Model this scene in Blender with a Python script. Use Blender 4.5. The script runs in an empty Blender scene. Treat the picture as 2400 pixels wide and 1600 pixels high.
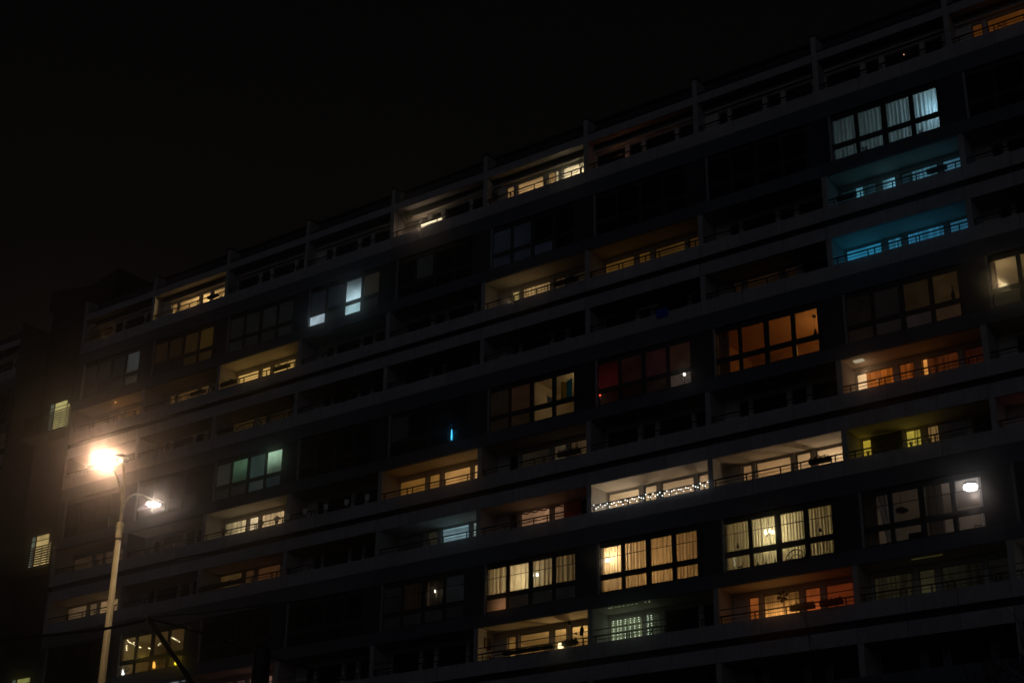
import bpy, bmesh, math, random
from mathutils import Vector, Matrix
random.seed(7)
S = bpy.context.scene
COL = S.collection

# ------------------------------------------------------------------ camera
cam_d = bpy.data.cameras.new('camera')
cam = bpy.data.objects.new('camera', cam_d); COL.objects.link(cam)
_r = Vector((0.8114801, 0.58426524, 0.01158351)); _u = Vector((0.23017467, -0.33778119, 0.91264642)); _f = Vector((-0.53714027, 0.73792818, 0.40858577))
_m = Matrix(((_r.x, _u.x, -_f.x), (_r.y, _u.y, -_f.y), (_r.z, _u.z, -_f.z))).to_4x4()
_m.translation = Vector((71.11142, -54.36236, 1.6))
cam.matrix_world = _m
cam_d.lens = 55.69; cam_d.sensor_width = 36; cam_d.clip_end = 1500; cam_d.clip_start = 0.1
S.camera = cam

# ------------------------------------------------------------------ night sky, city glow
W_ = bpy.data.worlds.new('World'); S.world = W_; W_.use_nodes = True
wn = W_.node_tree; wn.nodes.clear()
wo = wn.nodes.new('ShaderNodeOutputWorld'); wb = wn.nodes.new('ShaderNodeBackground')
geo = wn.nodes.new('ShaderNodeTexCoord'); sep = wn.nodes.new('ShaderNodeSeparateXYZ'); ramp = wn.nodes.new('ShaderNodeValToRGB')
wn.links.new(geo.outputs['Generated'], sep.inputs[0]); wn.links.new(sep.outputs['Z'], ramp.inputs[0])
ramp.color_ramp.elements[0].position = 0.0; ramp.color_ramp.elements[0].color = (0.0062, 0.0048, 0.0036, 1)
ramp.color_ramp.elements[1].position = 1.0; ramp.color_ramp.elements[1].color = (0.0011, 0.0011, 0.0012, 1)
e = ramp.color_ramp.elements.new(0.40); e.color = (0.0027, 0.0023, 0.0020, 1)
e = ramp.color_ramp.elements.new(0.62); e.color = (0.0014, 0.0013, 0.0013, 1)
wn.links.new(ramp.outputs[0], wb.inputs[0]); wb.inputs[1].default_value = 1.0
wn.links.new(wb.outputs[0], wo.inputs[0])

sun_d = bpy.data.lights.new('sun', 'SUN'); sun = bpy.data.objects.new('sun', sun_d); COL.objects.link(sun)
sun_d.energy = 0.085; sun_d.angle = math.radians(50); sun_d.color = (0.72, 0.80, 1.0)
sun.rotation_euler = Vector((-0.42, 0.86, -0.22)).to_track_quat('-Z', 'Y').to_euler()

S.view_settings.view_transform = 'Standard'; S.view_settings.look = 'None'
S.view_settings.exposure = 0; S.view_settings.gamma = 1
S.render.engine = 'CYCLES'
cy = S.cycles
cy.use_denoising = True; cy.max_bounces = 5; cy.diffuse_bounces = 3; cy.glossy_bounces = 2; cy.transmission_bounces = 3
cy.transparent_max_bounces = 16; cy.volume_bounces = 0; cy.caustics_reflective = False; cy.caustics_refractive = False
cy.sample_clamp_indirect = 2.0; cy.use_adaptive_sampling = False
S.render.filter_size = 1.7

# ------------------------------------------------------------------ helpers
def lin(c):
    out = []
    for v in c:
        v = v / 255.0
        out.append(v / 12.92 if v <= 0.04045 else ((v + 0.055) / 1.055) ** 2.4)
    return tuple(out)

class MB:
    """collects boxes, tubes, balls into one mesh (world coordinates)"""
    def __init__(s): s.v = []; s.f = []
    def box(s, x0, x1, y0, y1, z0, z1):
        b = len(s.v)
        s.v += [(x0,y0,z0),(x1,y0,z0),(x1,y1,z0),(x0,y1,z0),(x0,y0,z1),(x1,y0,z1),(x1,y1,z1),(x0,y1,z1)]
        s.f += [(b,b+3,b+2,b+1),(b+4,b+5,b+6,b+7),(b,b+1,b+5,b+4),(b+1,b+2,b+6,b+5),(b+2,b+3,b+7,b+6),(b+3,b,b+4,b+7)]
        return s
    def tube(s, pts, r, n=6, r1=None):
        pts = [Vector(p) for p in pts]; b = len(s.v); m = len(pts)
        for i, p in enumerate(pts):
            d = (pts[min(i+1, m-1)] - pts[max(i-1, 0)]).normalized()
            a = d.cross(Vector((0,0,1)))
            if a.length < 1e-3: a = d.cross(Vector((1,0,0)))
            a.normalize(); c = d.cross(a)
            rr = r if r1 is None else r + (r1 - r) * i / max(1, m-1)
            for k in range(n):
                t = 2*math.pi*k/n
                q = p + a*(math.cos(t)*rr) + c*(math.sin(t)*rr); s.v.append(tuple(q))
        for i in range(m-1):
            for k in range(n):
                k2 = (k+1) % n
                s.f.append((b+i*n+k, b+i*n+k2, b+(i+1)*n+k2, b+(i+1)*n+k))
        s.f.append(tuple(b+k for k in range(n-1,-1,-1))); s.f.append(tuple(b+(m-1)*n+k for k in range(n)))
        return s
    def lathe(s, c, prof, n=14, axis=None):
        """prof: (radius, height) pairs round a vertical (or given) axis through c"""
        b = len(s.v); c = Vector(c)
        ax = Vector(axis).normalized() if axis else Vector((0,0,1))
        a = ax.cross(Vector((0,1,0)));
        if a.length < 1e-3: a = ax.cross(Vector((1,0,0)))
        a.normalize(); d = ax.cross(a)
        for (r, h) in prof:
            for k in range(n):
                t = 2*math.pi*k/n
                s.v.append(tuple(c + ax*h + a*(r*math.cos(t)) + d*(r*math.sin(t))))
        for i in range(len(prof)-1):
            for k in range(n):
                k2 = (k+1) % n
                s.f.append((b+i*n+k, b+i*n+k2, b+(i+1)*n+k2, b+(i+1)*n+k))
        s.f.append(tuple(b+k for k in range(n-1,-1,-1))); s.f.append(tuple(b+(len(prof)-1)*n+k for k in range(n)))
        return s
    def leaves(s, c, rad, n, size, rnd, flat=1.0):
        c = Vector(c)
        for _ in range(n):
            while True:
                p = Vector((rnd.uniform(-1,1), rnd.uniform(-1,1), rnd.uniform(-1,1)))
                if p.length < 1: break
            p = Vector((p.x*rad[0], p.y*rad[1], p.z*rad[2])) + c
            a = Vector((rnd.uniform(-1,1), rnd.uniform(-1,1), rnd.uniform(-1,1))).normalized()
            b2 = a.cross(Vector((rnd.uniform(-1,1), rnd.uniform(-1,1), rnd.uniform(-1,1)))).normalized()
            l = size*rnd.uniform(.6,1.3); w = l*.38
            i = len(s.v)
            s.v += [tuple(p-a*l), tuple(p+b2*w), tuple(p+a*l), tuple(p-b2*w)]
            s.f.append((i,i+1,i+2,i+3))
        return s
    def mesh(s, name, off=(0,0,0)):
        me = bpy.data.meshes.new(name)
        ox, oy, oz = off
        me.from_pydata([(x-ox,y-oy,z-oz) for x,y,z in s.v], [], s.f); me.update()
        bm = bmesh.new(); bm.from_mesh(me); bmesh.ops.recalc_face_normals(bm, faces=bm.faces); bm.to_mesh(me); bm.free()
        return me

def wloc(o):
    v = Vector((0,0,0))
    while o is not None:
        v += o.location; o = o.parent
    return v

def obj(name, mb, mat, parent=None, origin=None, smooth=False):
    """one mesh object; its origin sits at its own low centre"""
    if origin is None:
        xs = [v[0] for v in mb.v]; ys = [v[1] for v in mb.v]; zs = [v[2] for v in mb.v]
        origin = ((min(xs)+max(xs))/2, (min(ys)+max(ys))/2, min(zs))
    me = mb.mesh(name, origin)
    if mat: me.materials.append(mat)
    if smooth:
        for p in me.polygons: p.use_smooth = True
    o = bpy.data.objects.new(name, me); COL.objects.link(o)
    o.location = Vector(origin) - (wloc(parent) if parent else Vector((0,0,0)))
    if parent: o.parent = parent
    return o

def tag(o, label=None, cat=None, group=None, kind=None):
    if label: o['label'] = label
    if cat: o['category'] = cat
    if group: o['group'] = group
    if kind: o['kind'] = kind
    return o

def thing(name, label, cat, loc, group=None):
    o = bpy.data.objects.new(name, None); COL.objects.link(o); o.location = loc; o.empty_display_size = .2
    return tag(o, label, cat, group)

def single(name, mb, mat, label, cat, group=None, smooth=False):
    return tag(obj(name, mb, mat, smooth=smooth), label, cat, group)

def point(loc, power, col, rad=.1):
    d = bpy.data.lights.new('lamp_and_fill_light', 'POINT'); d.energy = power; d.color = col; d.shadow_soft_size = rad
    o = bpy.data.objects.new('lamp_and_fill_light', d); COL.objects.link(o); o.location = loc
    return o

# ------------------------------------------------------------------ materials
def nt(m):
    m.use_nodes = True; t = m.node_tree; t.nodes.clear(); return t

def surf(name, col, rough=.8, var=.18, scale=3.0, streak=0.0, rnd=.0, metal=0.0, bump=.0, spec=.3):
    m = bpy.data.materials.new(name); t = nt(m); N = t.nodes; L = t.links
    out = N.new('ShaderNodeOutputMaterial'); p = N.new('ShaderNodeBsdfPrincipled')
    p.inputs['Roughness'].default_value = rough; p.inputs['Metallic'].default_value = metal
    p.inputs['Specular IOR Level'].default_value = spec
    tc = N.new('ShaderNodeTexCoord'); g = N.new('ShaderNodeNewGeometry')
    n1 = N.new('ShaderNodeTexNoise'); n1.inputs['Scale'].default_value = scale; n1.inputs['Detail'].default_value = 6
    L.new(g.outputs['Position'], n1.inputs['Vector'])
    mr = N.new('ShaderNodeMapRange'); mr.inputs[1].default_value = .3; mr.inputs[2].default_value = .7
    mr.inputs[3].default_value = 1-var; mr.inputs[4].default_value = 1+var*.5
    L.new(n1.outputs[0], mr.inputs[0]); last = mr.outputs[0]
    if streak:
        mp = N.new('ShaderNodeMapping'); mp.inputs['Scale'].default_value = (5, 5, .35); L.new(g.outputs['Position'], mp.inputs[0])
        n2 = N.new('ShaderNodeTexNoise'); n2.inputs['Scale'].default_value = 1.6; n2.inputs['Detail'].default_value = 4; L.new(mp.outputs[0], n2.inputs['Vector'])
        m2 = N.new('ShaderNodeMapRange'); m2.inputs[1].default_value = .35; m2.inputs[2].default_value = .65; m2.inputs[3].default_value = 1-streak; m2.inputs[4].default_value = 1
        L.new(n2.outputs[0], m2.inputs[0]); mu = N.new('ShaderNodeMath'); mu.operation = 'MULTIPLY'
        L.new(last, mu.inputs[0]); L.new(m2.outputs[0], mu.inputs[1]); last = mu.outputs[0]
    if rnd:
        oi = N.new('ShaderNodeObjectInfo'); m3 = N.new('ShaderNodeMapRange'); m3.inputs[3].default_value = 1-rnd; m3.inputs[4].default_value = 1+rnd*.5
        L.new(oi.outputs['Random'], m3.inputs[0]); mu = N.new('ShaderNodeMath'); mu.operation = 'MULTIPLY'
        L.new(last, mu.inputs[0]); L.new(m3.outputs[0], mu.inputs[1]); last = mu.outputs[0]
    vm = N.new('ShaderNodeVectorMath'); vm.operation = 'SCALE'; vm.inputs[0].default_value = col; L.new(last, vm.inputs['Scale'])
    L.new(vm.outputs[0], p.inputs['Base Color'])
    if bump:
        bp = N.new('ShaderNodeBump'); bp.inputs['Strength'].default_value = bump; bp.inputs['Distance'].default_value = .01
        n4 = N.new('ShaderNodeTexNoise'); n4.inputs['Scale'].default_value = 40; L.new(g.outputs['Position'], n4.inputs['Vector'])
        L.new(n4.outputs[0], bp.inputs['Height']); L.new(bp.outputs[0], p.inputs['Normal'])
    L.new(p.outputs[0], out.inputs[0])
    return m

def emit(name, col, strength):
    m = bpy.data.materials.new(name); t = nt(m)
    o = t.nodes.new('ShaderNodeOutputMaterial'); e = t.nodes.new('ShaderNodeEmission')
    e.inputs[0].default_value = (*col, 1); e.inputs[1].default_value = strength
    t.links.new(e.outputs[0], o.inputs[0]); return m

_gl = {}
def glow(rgb, style='plain', v=(1, 1), h=(1, 1), k=1.0, zr=(.05, .95)):
    """a lit, curtained or frosted window pane: emission stands in for room light, fades and folds painted in"""
    key = (rgb, style, v, h, k, zr)
    if key in _gl: return _gl[key]
    m = bpy.data.materials.new('glow_pane_' + style); t = nt(m); N = t.nodes; L = t.links
    out = N.new('ShaderNodeOutputMaterial'); em = N.new('ShaderNodeEmission')
    tc = N.new('ShaderNodeTexCoord'); sp = N.new('ShaderNodeSeparateXYZ'); L.new(tc.outputs['Generated'], sp.inputs[0])
    g = N.new('ShaderNodeNewGeometry')
    def mapr(src, a, b, c, d, smooth=True):
        q = N.new('ShaderNodeMapRange'); q.interpolation_type = 'SMOOTHSTEP' if smooth else 'LINEAR'
        for i, x in enumerate((a, b, c, d)): q.inputs[1+i].default_value = x
        L.new(src, q.inputs[0]); return q.outputs[0]
    def mul(a, b):
        q = N.new('ShaderNodeMath'); q.operation = 'MULTIPLY'; L.new(a, q.inputs[0]); L.new(b, q.inputs[1]); return q.outputs[0]
    val = mul(mapr(sp.outputs['Z'], *zr, *v), mapr(sp.outputs['X'], 0, 1, *h))
    n = N.new('ShaderNodeTexNoise'); n.inputs['Scale'].default_value = 1.7; n.inputs['Detail'].default_value = 3; L.new(g.outputs['Position'], n.inputs['Vector'])
    val = mul(val, mapr(n.outputs[0], .3, .7, .72, 1.12))
    if style in ('folds', 'blinds', 'vertical'):
        mp = N.new('ShaderNodeMapping'); L.new(g.outputs['Position'], mp.inputs[0])
        w = N.new('ShaderNodeTexNoise'); w.inputs['Detail'].default_value = 3
        if style == 'folds': mp.inputs['Scale'].default_value = (1, 1, .06); w.inputs['Scale'].default_value = 9; lo = .45
        elif style == 'vertical': mp.inputs['Scale'].default_value = (1, 1, .03); w.inputs['Scale'].default_value = 16; lo = .35
        else: mp.inputs['Scale'].default_value = (.02, .02, 1); w.inputs['Scale'].default_value = 14; lo = .5
        L.new(mp.outputs[0], w.inputs['Vector'])
        val = mul(val, mapr(w.outputs[0], .38, .62, lo, 1.15))
    em.inputs[0].default_value = (*lin(rgb), 1)
    s = N.new('ShaderNodeMath'); s.operation = 'MULTIPLY'; s.inputs[1].default_value = k; L.new(val, s.inputs[0]); L.new(s.outputs[0], em.inputs[1])
    gl = N.new('ShaderNodeBsdfGlossy'); gl.inputs['Roughness'].default_value = .05; gl.inputs[0].default_value = (.04, .04, .04, 1)
    ad = N.new('ShaderNodeAddShader'); L.new(em.outputs[0], ad.inputs[0]); L.new(gl.outputs[0], ad.inputs[1]); L.new(ad.outputs[0], out.inputs[0])
    _gl[key] = m; return m

def clear_glass():
    m = bpy.data.materials.new('clear_glass'); t = nt(m); N = t.nodes
    o = N.new('ShaderNodeOutputMaterial'); mx = N.new('ShaderNodeMixShader'); mx.inputs[0].default_value = .05
    a = N.new('ShaderNodeBsdfTransparent'); a.inputs[0].default_value = (.93, .95, .94, 1); b = N.new('ShaderNodeBsdfGlossy'); b.inputs['Roughness'].default_value = .03
    t.links.new(a.outputs[0], mx.inputs[1]); t.links.new(b.outputs[0], mx.inputs[2]); t.links.new(mx.outputs[0], o.inputs[0]); return m

def cloth(name, col, trans=.6):
    m = bpy.data.materials.new(name); t = nt(m); N = t.nodes; L = t.links
    o = N.new('ShaderNodeOutputMaterial'); mx = N.new('ShaderNodeMixShader'); mx.inputs[0].default_value = trans
    g = N.new('ShaderNodeNewGeometry'); mp = N.new('ShaderNodeMapping'); mp.inputs['Scale'].default_value = (1, 1, .04); L.new(g.outputs['Position'], mp.inputs[0])
    n = N.new('ShaderNodeTexNoise'); n.inputs['Scale'].default_value = 14; n.inputs['Detail'].default_value = 3; L.new(mp.outputs[0], n.inputs['Vector'])
    q = N.new('ShaderNodeMapRange'); q.inputs[1].default_value = .35; q.inputs[2].default_value = .65; q.inputs[3].default_value = .66; q.inputs[4].default_value = 1.0; L.new(n.outputs[0], q.inputs[0])  # stripes in the cloth colour stand in for shading of the folds
    vm = N.new('ShaderNodeVectorMath'); vm.operation = 'SCALE'; vm.inputs[0].default_value = col; L.new(q.outputs[0], vm.inputs['Scale'])
    a = N.new('ShaderNodeBsdfDiffuse'); b = N.new('ShaderNodeBsdfTranslucent')
    L.new(vm.outputs[0], a.inputs[0]); L.new(vm.outputs[0], b.inputs[0])
    L.new(a.outputs[0], mx.inputs[1]); L.new(b.outputs[0], mx.inputs[2]); L.new(mx.outputs[0], o.inputs[0]); return m

M = {
 'panel': surf('light_concrete_panel', (.44, .42, .43), .85, .16, 2.2, .22, .10, bump=.3),
 'fascia': surf('concrete_fascia', (.42, .40, .42), .85, .16, 2.0, .25, .10, bump=.3),
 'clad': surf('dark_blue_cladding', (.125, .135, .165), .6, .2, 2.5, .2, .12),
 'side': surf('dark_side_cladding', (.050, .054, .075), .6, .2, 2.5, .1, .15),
 'jamb': surf('pale_jamb', (.30, .30, .30), .8, .15, 3),
 'party': surf('painted_partition', (.40, .38, .37), .85, .15, 2.5, .15),
 'wall': surf('painted_balcony_wall', (.50, .46, .42), .85, .12, 2),
 'ceil': surf('painted_ceiling', (.55, .50, .45), .9, .1, 1.5),
 'floor': surf('balcony_floor_slab', (.25, .24, .23), .9, .2, 3),
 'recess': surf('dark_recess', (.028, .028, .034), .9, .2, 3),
 'frame': surf('dark_window_frame', (.040, .038, .036), .5, .1, 6),
 'lframe': surf('grey_window_frame', (.22, .21, .20), .6, .1, 6),
 'rail': surf('black_railing_steel', (.016, .016, .018), .5, .1, 8),
 'dglass': surf('dark_window_glass', (.010, .011, .014), .06, .05, 3, spec=.5),
 'room': surf('room_plaster', (.66, .58, .48), .9, .06, 1.2),
 'roomred': surf('room_plaster_warm', (.60, .40, .25), .9, .06, 1.2),
 'flash': surf('dark_roof_flashing', (.020, .020, .022), .6, .1, 6),
 'tower': surf('dark_render', (.040, .038, .036), .9, .2, 1.2, .1),
 'wing': surf('grey_render', (.10, .095, .09), .9, .2, 1.2, .1),
 'ground': surf('asphalt', (.05, .05, .052), .95, .3, .6),
 'pave': surf('paving', (.22, .21, .20), .9, .25, 1.5),
 'kerb': surf('kerb_stone', (.28, .27, .26), .9, .2, 3),
 'mark': surf('road_paint', (.75, .75, .72), .8, .2, 3),
 'pole': surf('painted_lamp_pole', (.30, .29, .17), .55, .12, 5, .1),
 'dark': surf('black_metal', (.012, .012, .013), .55, .1, 6),
 'dull': surf('dark_plastic', (.02, .019, .018), .7, .2, 6),
 'terracotta': surf('terracotta_pot', (.12, .06, .04), .8, .2, 6),
 'leaf': surf('dark_leaves', (.045, .060, .030), .7, .5, 9),
 'bark': surf('bark', (.035, .028, .022), .95, .4, 12),
 'white': surf('white_paint', (.70, .70, .68), .7, .05, 4),
 'wood': surf('dark_wood', (.06, .04, .025), .6, .3, 8),
 'blue': surf('blue_tarpaulin', (.02, .05, .45), .5, .2, 5),
 'red': surf('red_cloth', (.45, .05, .02), .8, .3, 5),
 'ceramic': surf('glazed_insulator', (.30, .26, .16), .25, .2, 9),
 'glass': clear_glass(),
 'cream': cloth('cream_curtain', (.85, .80, .68)),
 'sheer': cloth('sheer_curtain', (.82, .82, .84), .7),
 'heavy': cloth('heavy_curtain', (.30, .24, .20), .25),
 'yellow': cloth('yellow_cloth', (.80, .60, .04), .35),
 'azure': cloth('azure_cloth', (.03, .42, .60), .35),
}

# ------------------------------------------------------------------ facade numbers
BW = 5.93785                     # bay width
T0 = 39.44                       # top of the uppermost parapet
def TOP(b): return T0 - 8.4*b    # every three storeys the pattern repeats
ODD = ((.88, 1.36), (1.52, 3.13), (3.33, 4.02), (4.22, 5.55))
EVEN = ((.26, 1.87), (2.08, 2.74), (2.95, 4.56), (4.74, 5.55))
PX = ((.58, 1.61), (1.78, 2.80), (3.03, 4.04), (4.24, 5.23))    # panes of the flush windows
YW = 1.25                        # balcony back wall
YA = .68                         # terrace back wall

building = thing('apartment_building', 'long concrete apartment block with stacked balconies and many lit windows at night', 'building', (5*BW, 0, 0))

# ------------------------------------------------------------------ what each window shows
D = 'd'; O = 'o'
def G(r, g, b, style='plain', v=(1, 1), h=(1, 1), k=1.0, zr=(.05, .95)): return glow((r, g, b), style, v, h, k, zr)
DB = G(11, 14, 20); DG = G(11, 13, 13); DK = G(7, 7, 8)  # dim panes: a weak emission painted in for their faint tone
openings = {   # (row, bay): four openings
 ('A',1): (O,O,O,O), ('A',5): (O,O,O,O), ('A',9): (G(74,40,13),G(82,45,13),D,D), ('A',4): (D,D,D,D), ('A',6): (D,D,D,D),
 ('C',0): (O,O,O,O), ('C',1): (G(72,52,26),G(78,56,27),G(74,54,28),D),
 ('C',2): tuple(G(232,186,104,'blinds',(1,.9)) for _ in range(3)) + (D,),
 ('C',5): (G(190,165,105,'folds'),G(185,150,98,'folds',(1,1),(1,.65)),G(70,56,38,'folds'),G(30,24,16)),
 ('C',6): (G(82,57,22),G(76,52,20),G(60,42,16),G(50,34,14)),
 ('C',8): ([(.42,G(16,32,36)),(.62,G(80,140,158)),(1,G(24,46,54,'folds'))],G(112,178,200,'plain',(1,1),(.3,1)),[(.3,G(20,38,44)),(1,G(66,112,130,'folds'))],G(56,96,116)),
 ('D',2): (G(46,34,15),G(36,27,12),G(28,20,10),D), ('D',7): (G(24,15,9),G(26,16,9),G(22,14,9),D),
 ('D',8): (G(40,128,165,'plain',(1,.75)),G(48,118,148,'folds'),G(45,115,150,'folds'),G(40,92,118)),
 ('F',0): (G(46,33,22),G(42,30,20),G(60,45,32),D), ('F',1): (D,G(24,16,12),D,D),
 ('F',2): (G(215,190,140,'folds',(1,1),(.25,1.15)),G(238,212,165),G(205,172,125,'folds'),D),
 ('F',4): (G(120,82,34,'plain',(1,1),(.75,1)),G(128,90,42),G(175,128,72),G(205,160,100)),
 ('F',5): (D,G(28,23,16),G(64,53,40),G(66,52,34,'vertical')),
 ('F',8): ([(.25,G(250,205,150)),(1,G(170,88,26,'folds',(1,1),(1.1,.8)))],G(118,58,18,'folds'),[(.06,G(60,30,10)),(.16,G(230,150,70)),(1,G(66,30,10,'folds'))],G(46,18,9,'folds')),
 ('G',0): (G(88,70,48,'plain',(1,1),(.7,1.2)),G(84,68,48),G(140,112,78),D),
 ('G',2): (G(64,47,24),G(58,38,20),G(60,37,20),D),
 ('G',4): (DK,G(32,29,20),G(120,150,158,'blinds'),G(140,155,150,'blinds')),
 ('G',5): (D,G(150,112,82,'plain',(1,1),(.6,1.1)),G(130,95,70,'plain',(1,1),(1,.5)),D),
 ('G',6): (O,O,O,O), ('G',7): (O,O,O,O),
 ('G',8): (G(176,152,50,'plain',(1.1,.85)),G(205,182,72,'vertical',(1.25,.75),zr=(.4,.95)),[(.26,G(120,92,52,'vertical')),(1,DK)],D),
 ('G',9): (D,D,D,D),
 ('I',1): (D,D,D,D), ('I',2): (G(60,44,40,'blinds'),G(70,50,46,'blinds'),G(110,80,70),D),
 ('I',5): (O,O,O,O), ('I',6): (G(98,106,76,'folds'),G(62,68,50,'folds',(1,1),(1,.4)),D,D),
 ('I',7): (G(132,70,28),G(255,176,90,'vertical',(1.25,.14),zr=(.48,.95)),G(150,72,32,'plain',(1.3,.6),zr=(.45,.95)),G(84,33,12)),
 ('I',8): (G(30,28,17,'folds'),G(52,49,32,'plain',(1.3,.5),zr=(.45,.95)),G(20,19,12,'folds',(1,1),(1.6,.5)),G(11,10,8)),
 ('I',9): (G(105,106,98),G(95,96,88),D,D),
}
panes = {      # (row, bay): four upper and four lower panes
 ('B',0): (DG,G(15,17,16),DG,G(52,58,58,'blinds'),DG,DG,DG,G(44,42,36,'plain',(1.5,.3))),
 ('B',1): (G(22,14,6),G(20,13,6),G(32,22,8),G(44,31,10),DK,DK,G(25,17,7),G(30,20,9)),
 ('B',2): (DG,DG,G(12,14,14),DG,DG,DG,DG,DG),
 ('B',3): (DB,DB,G(170,200,210,'plain',(1.2,.12)),G(28,24,19),G(168,188,200),DG,G(165,205,212),DG),
 ('B',4): (D,DG,D,D,D,D,D,D), ('B',5): (DB,DB,D,D,DB,DB,G(15,16,24),D),
 ('B',8): (O,O,O,O,O,O,O,O),
 ('E',2): (G(32,33,29),G(64,92,70,'plain',(.25,1.05)),G(36,50,47),G(160,196,164,'plain',(.12,1.1),(1.1,.8)),G(14,14,13),G(15,15,15),G(33,40,39),G(20,27,30)),
 ('E',4): (DK,D,D,D,D,D,D,D),
 ('E',5): (G(16,12,8),G(30,19,11),O,O,G(14,10,7),G(22,15,9),O,O),
 ('E',6): (G(34,6,6,'plain',(1.3,.5)),G(17,7,6),G(22,8,9),G(28,15,10),O,O,G(13,7,5),G(52,43,38)),
 ('E',7): (O,)*8,
 ('E',8): (G(10,8,7),G(11,9,9),G(25,18,9),G(37,26,13),G(17,12,9),G(17,14,15),G(27,21,22),G(40,28,19)),
 ('E',9): (O,O,O,O,G(17,14,10),D,D,D),
 ('H',1): (O,)*8,
 ('H',4): (DK,G(16,10,6,'folds'),O,G(14,16,17),DK,DK,G(9,9,9),DK),
 ('H',5): (O,O,O,O,G(150,105,70,'plain',(1,.6),(.10,.9)),G(20,17,14),G(14,14,13),G(12,13,13)),
 ('H',6): (O,)*8, ('H',7): (O,)*8, ('H',8): (O,)*8,
}

# ------------------------------------------------------------------ building parts
def part(name, mb, mat, parent=None): return obj(name, mb, mat, parent or building)

def pane(win, x0, x1, y, z0, z1, style):
    mat = M['dglass'] if style == D else M['glass'] if style == O else style
    return obj('pane', MB().box(x0, x1, y, y+.016, z0, z1), mat, win)

def slab_panels(name, k, z0, z1, mat, bld, split=.0):
    for i in range(3):
        x0 = (k + i/3)*BW + .011; x1 = (k + (i+1)/3)*BW - .011
        y = random.uniform(-.004, .004)
        m = MB()
        if split:
            m.box(x0, x1, y, .12, z0, z1-split-.012); m.box(x0, x1, y+.014, .12, z1-split-.0119, z1)
        else: m.box(x0, x1, y, .12, z0, z1)
        part(name, m, mat, bld)

def railing(k, zt, bld, high=False):
    x0 = k*BW + .22; x1 = (k+1)*BW - .04
    m = MB(); m.box(x0, x1, .035, .085, zt+.265, zt+.315); m.box(x0, x1, .05, .07, zt+.135, zt+.155)
    for q in (.40, 1.72, 1.98, 3.12, 3.72, 3.98, 5.30, 5.62):
        xx = k*BW + q + random.uniform(-.12, .12)
        m.box(xx-.02, xx+.02, .04, .08, zt+.0005, zt+.266)
    if high: m.box(x0, x1, .045, .075, zt+.54, zt+.57)
    part('railing', m, M['rail'], bld)

def loggia(row, k, zt, zc, zfl, bld, lit=True):
    """back wall with four openings, partition, floor and ceiling of one balcony"""
    x0 = k*BW; pat = EVEN if k % 2 == 0 else ODD
    terr = row == 'A'
    y = YA if terr else YW
    ztop = (zt + 1.09) if terr else zc - (.05 if row in 'DGJ' else .20)
    zhi = 42.30 if terr else zc
    m = MB(); xs = [x0 + .21] + [v for p in pat for v in (x0+p[0], x0+p[1])] + [x0 + BW - .03]
    zb = zfl + .08
    for i in range(0, len(xs), 2): m.box(xs[i], xs[i+1], y, y+.15, zfl, ztop)
    m.box(x0+.21, x0+BW-.03, y, y+.15, ztop, min(zhi, 41.30))
    for (a, b) in pat: m.box(x0+a, x0+b, y, y+.15, zfl, zb)
    part('balcony_wall', m, M['clad'] if row == 'J' else M['wall'], bld)
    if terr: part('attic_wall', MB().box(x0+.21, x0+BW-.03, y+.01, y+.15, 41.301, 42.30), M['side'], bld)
    st = openings.get((row, k), (D,)*4)
    for (a, b), s in zip(pat, st):
        f = MB(); a += x0; b += x0; t = .055
        f.box(a, a+t, y+.05, y+.11, zb, ztop); f.box(b-t, b, y+.05, y+.11, zb, ztop)
        f.box(a+t, b-t, y+.05, y+.11, ztop-t, ztop); f.box(a+t, b-t, y+.05, y+.11, zb, zb+t)
        w = part('balcony_window', f, M['lframe'], bld)
        if isinstance(s, list):
            q0 = 0
            for (q1, s1) in s:
                pane(w, a+t+(b-a-2*t)*q0, a+t+(b-a-2*t)*q1-.002, y+.07, zb+t, ztop-t, s1); q0 = q1
        else: pane(w, a+t, b-t, y+.07, zb+t, ztop-t, s)
    yp = 0.0 if terr else .025
    p = MB().box(x0-.03, x0+.21, yp, y+.15, zt-.6, 42.25 if terr else zc)
    part('partition_wall', p, M['party'], bld)
    part('balcony_floor', MB().box(x0+.21, x0+BW-.03, .121, y+.15, zfl-.15, zfl), M['floor'], bld)
    if terr:
        part('roof_beam', MB().box(x0+.21, x0+BW-.03, .004, .40, 40.96, 41.38), M['fascia'], bld)
        part('beam_capping', MB().box(x0+.21, x0+BW-.03, -.03, .43, 41.381, 41.43), M['flash'], bld)
        part('partition_capping', MB().box(x0-.07, x0+.25, -.05, y+.15, 42.251, 42.31), M['flash'], bld)
        part('window_ledge', MB().box(x0+.25, x0+BW-.06, y-.16, y-.001, ztop+.10, ztop+.16), M['wall'], bld)
    else:
        part('balcony_ceiling', MB().box(x0+.21, x0+BW-.03, .121, y+.15, zc+.0005, zc+.12), M['ceil'], bld)

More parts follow.
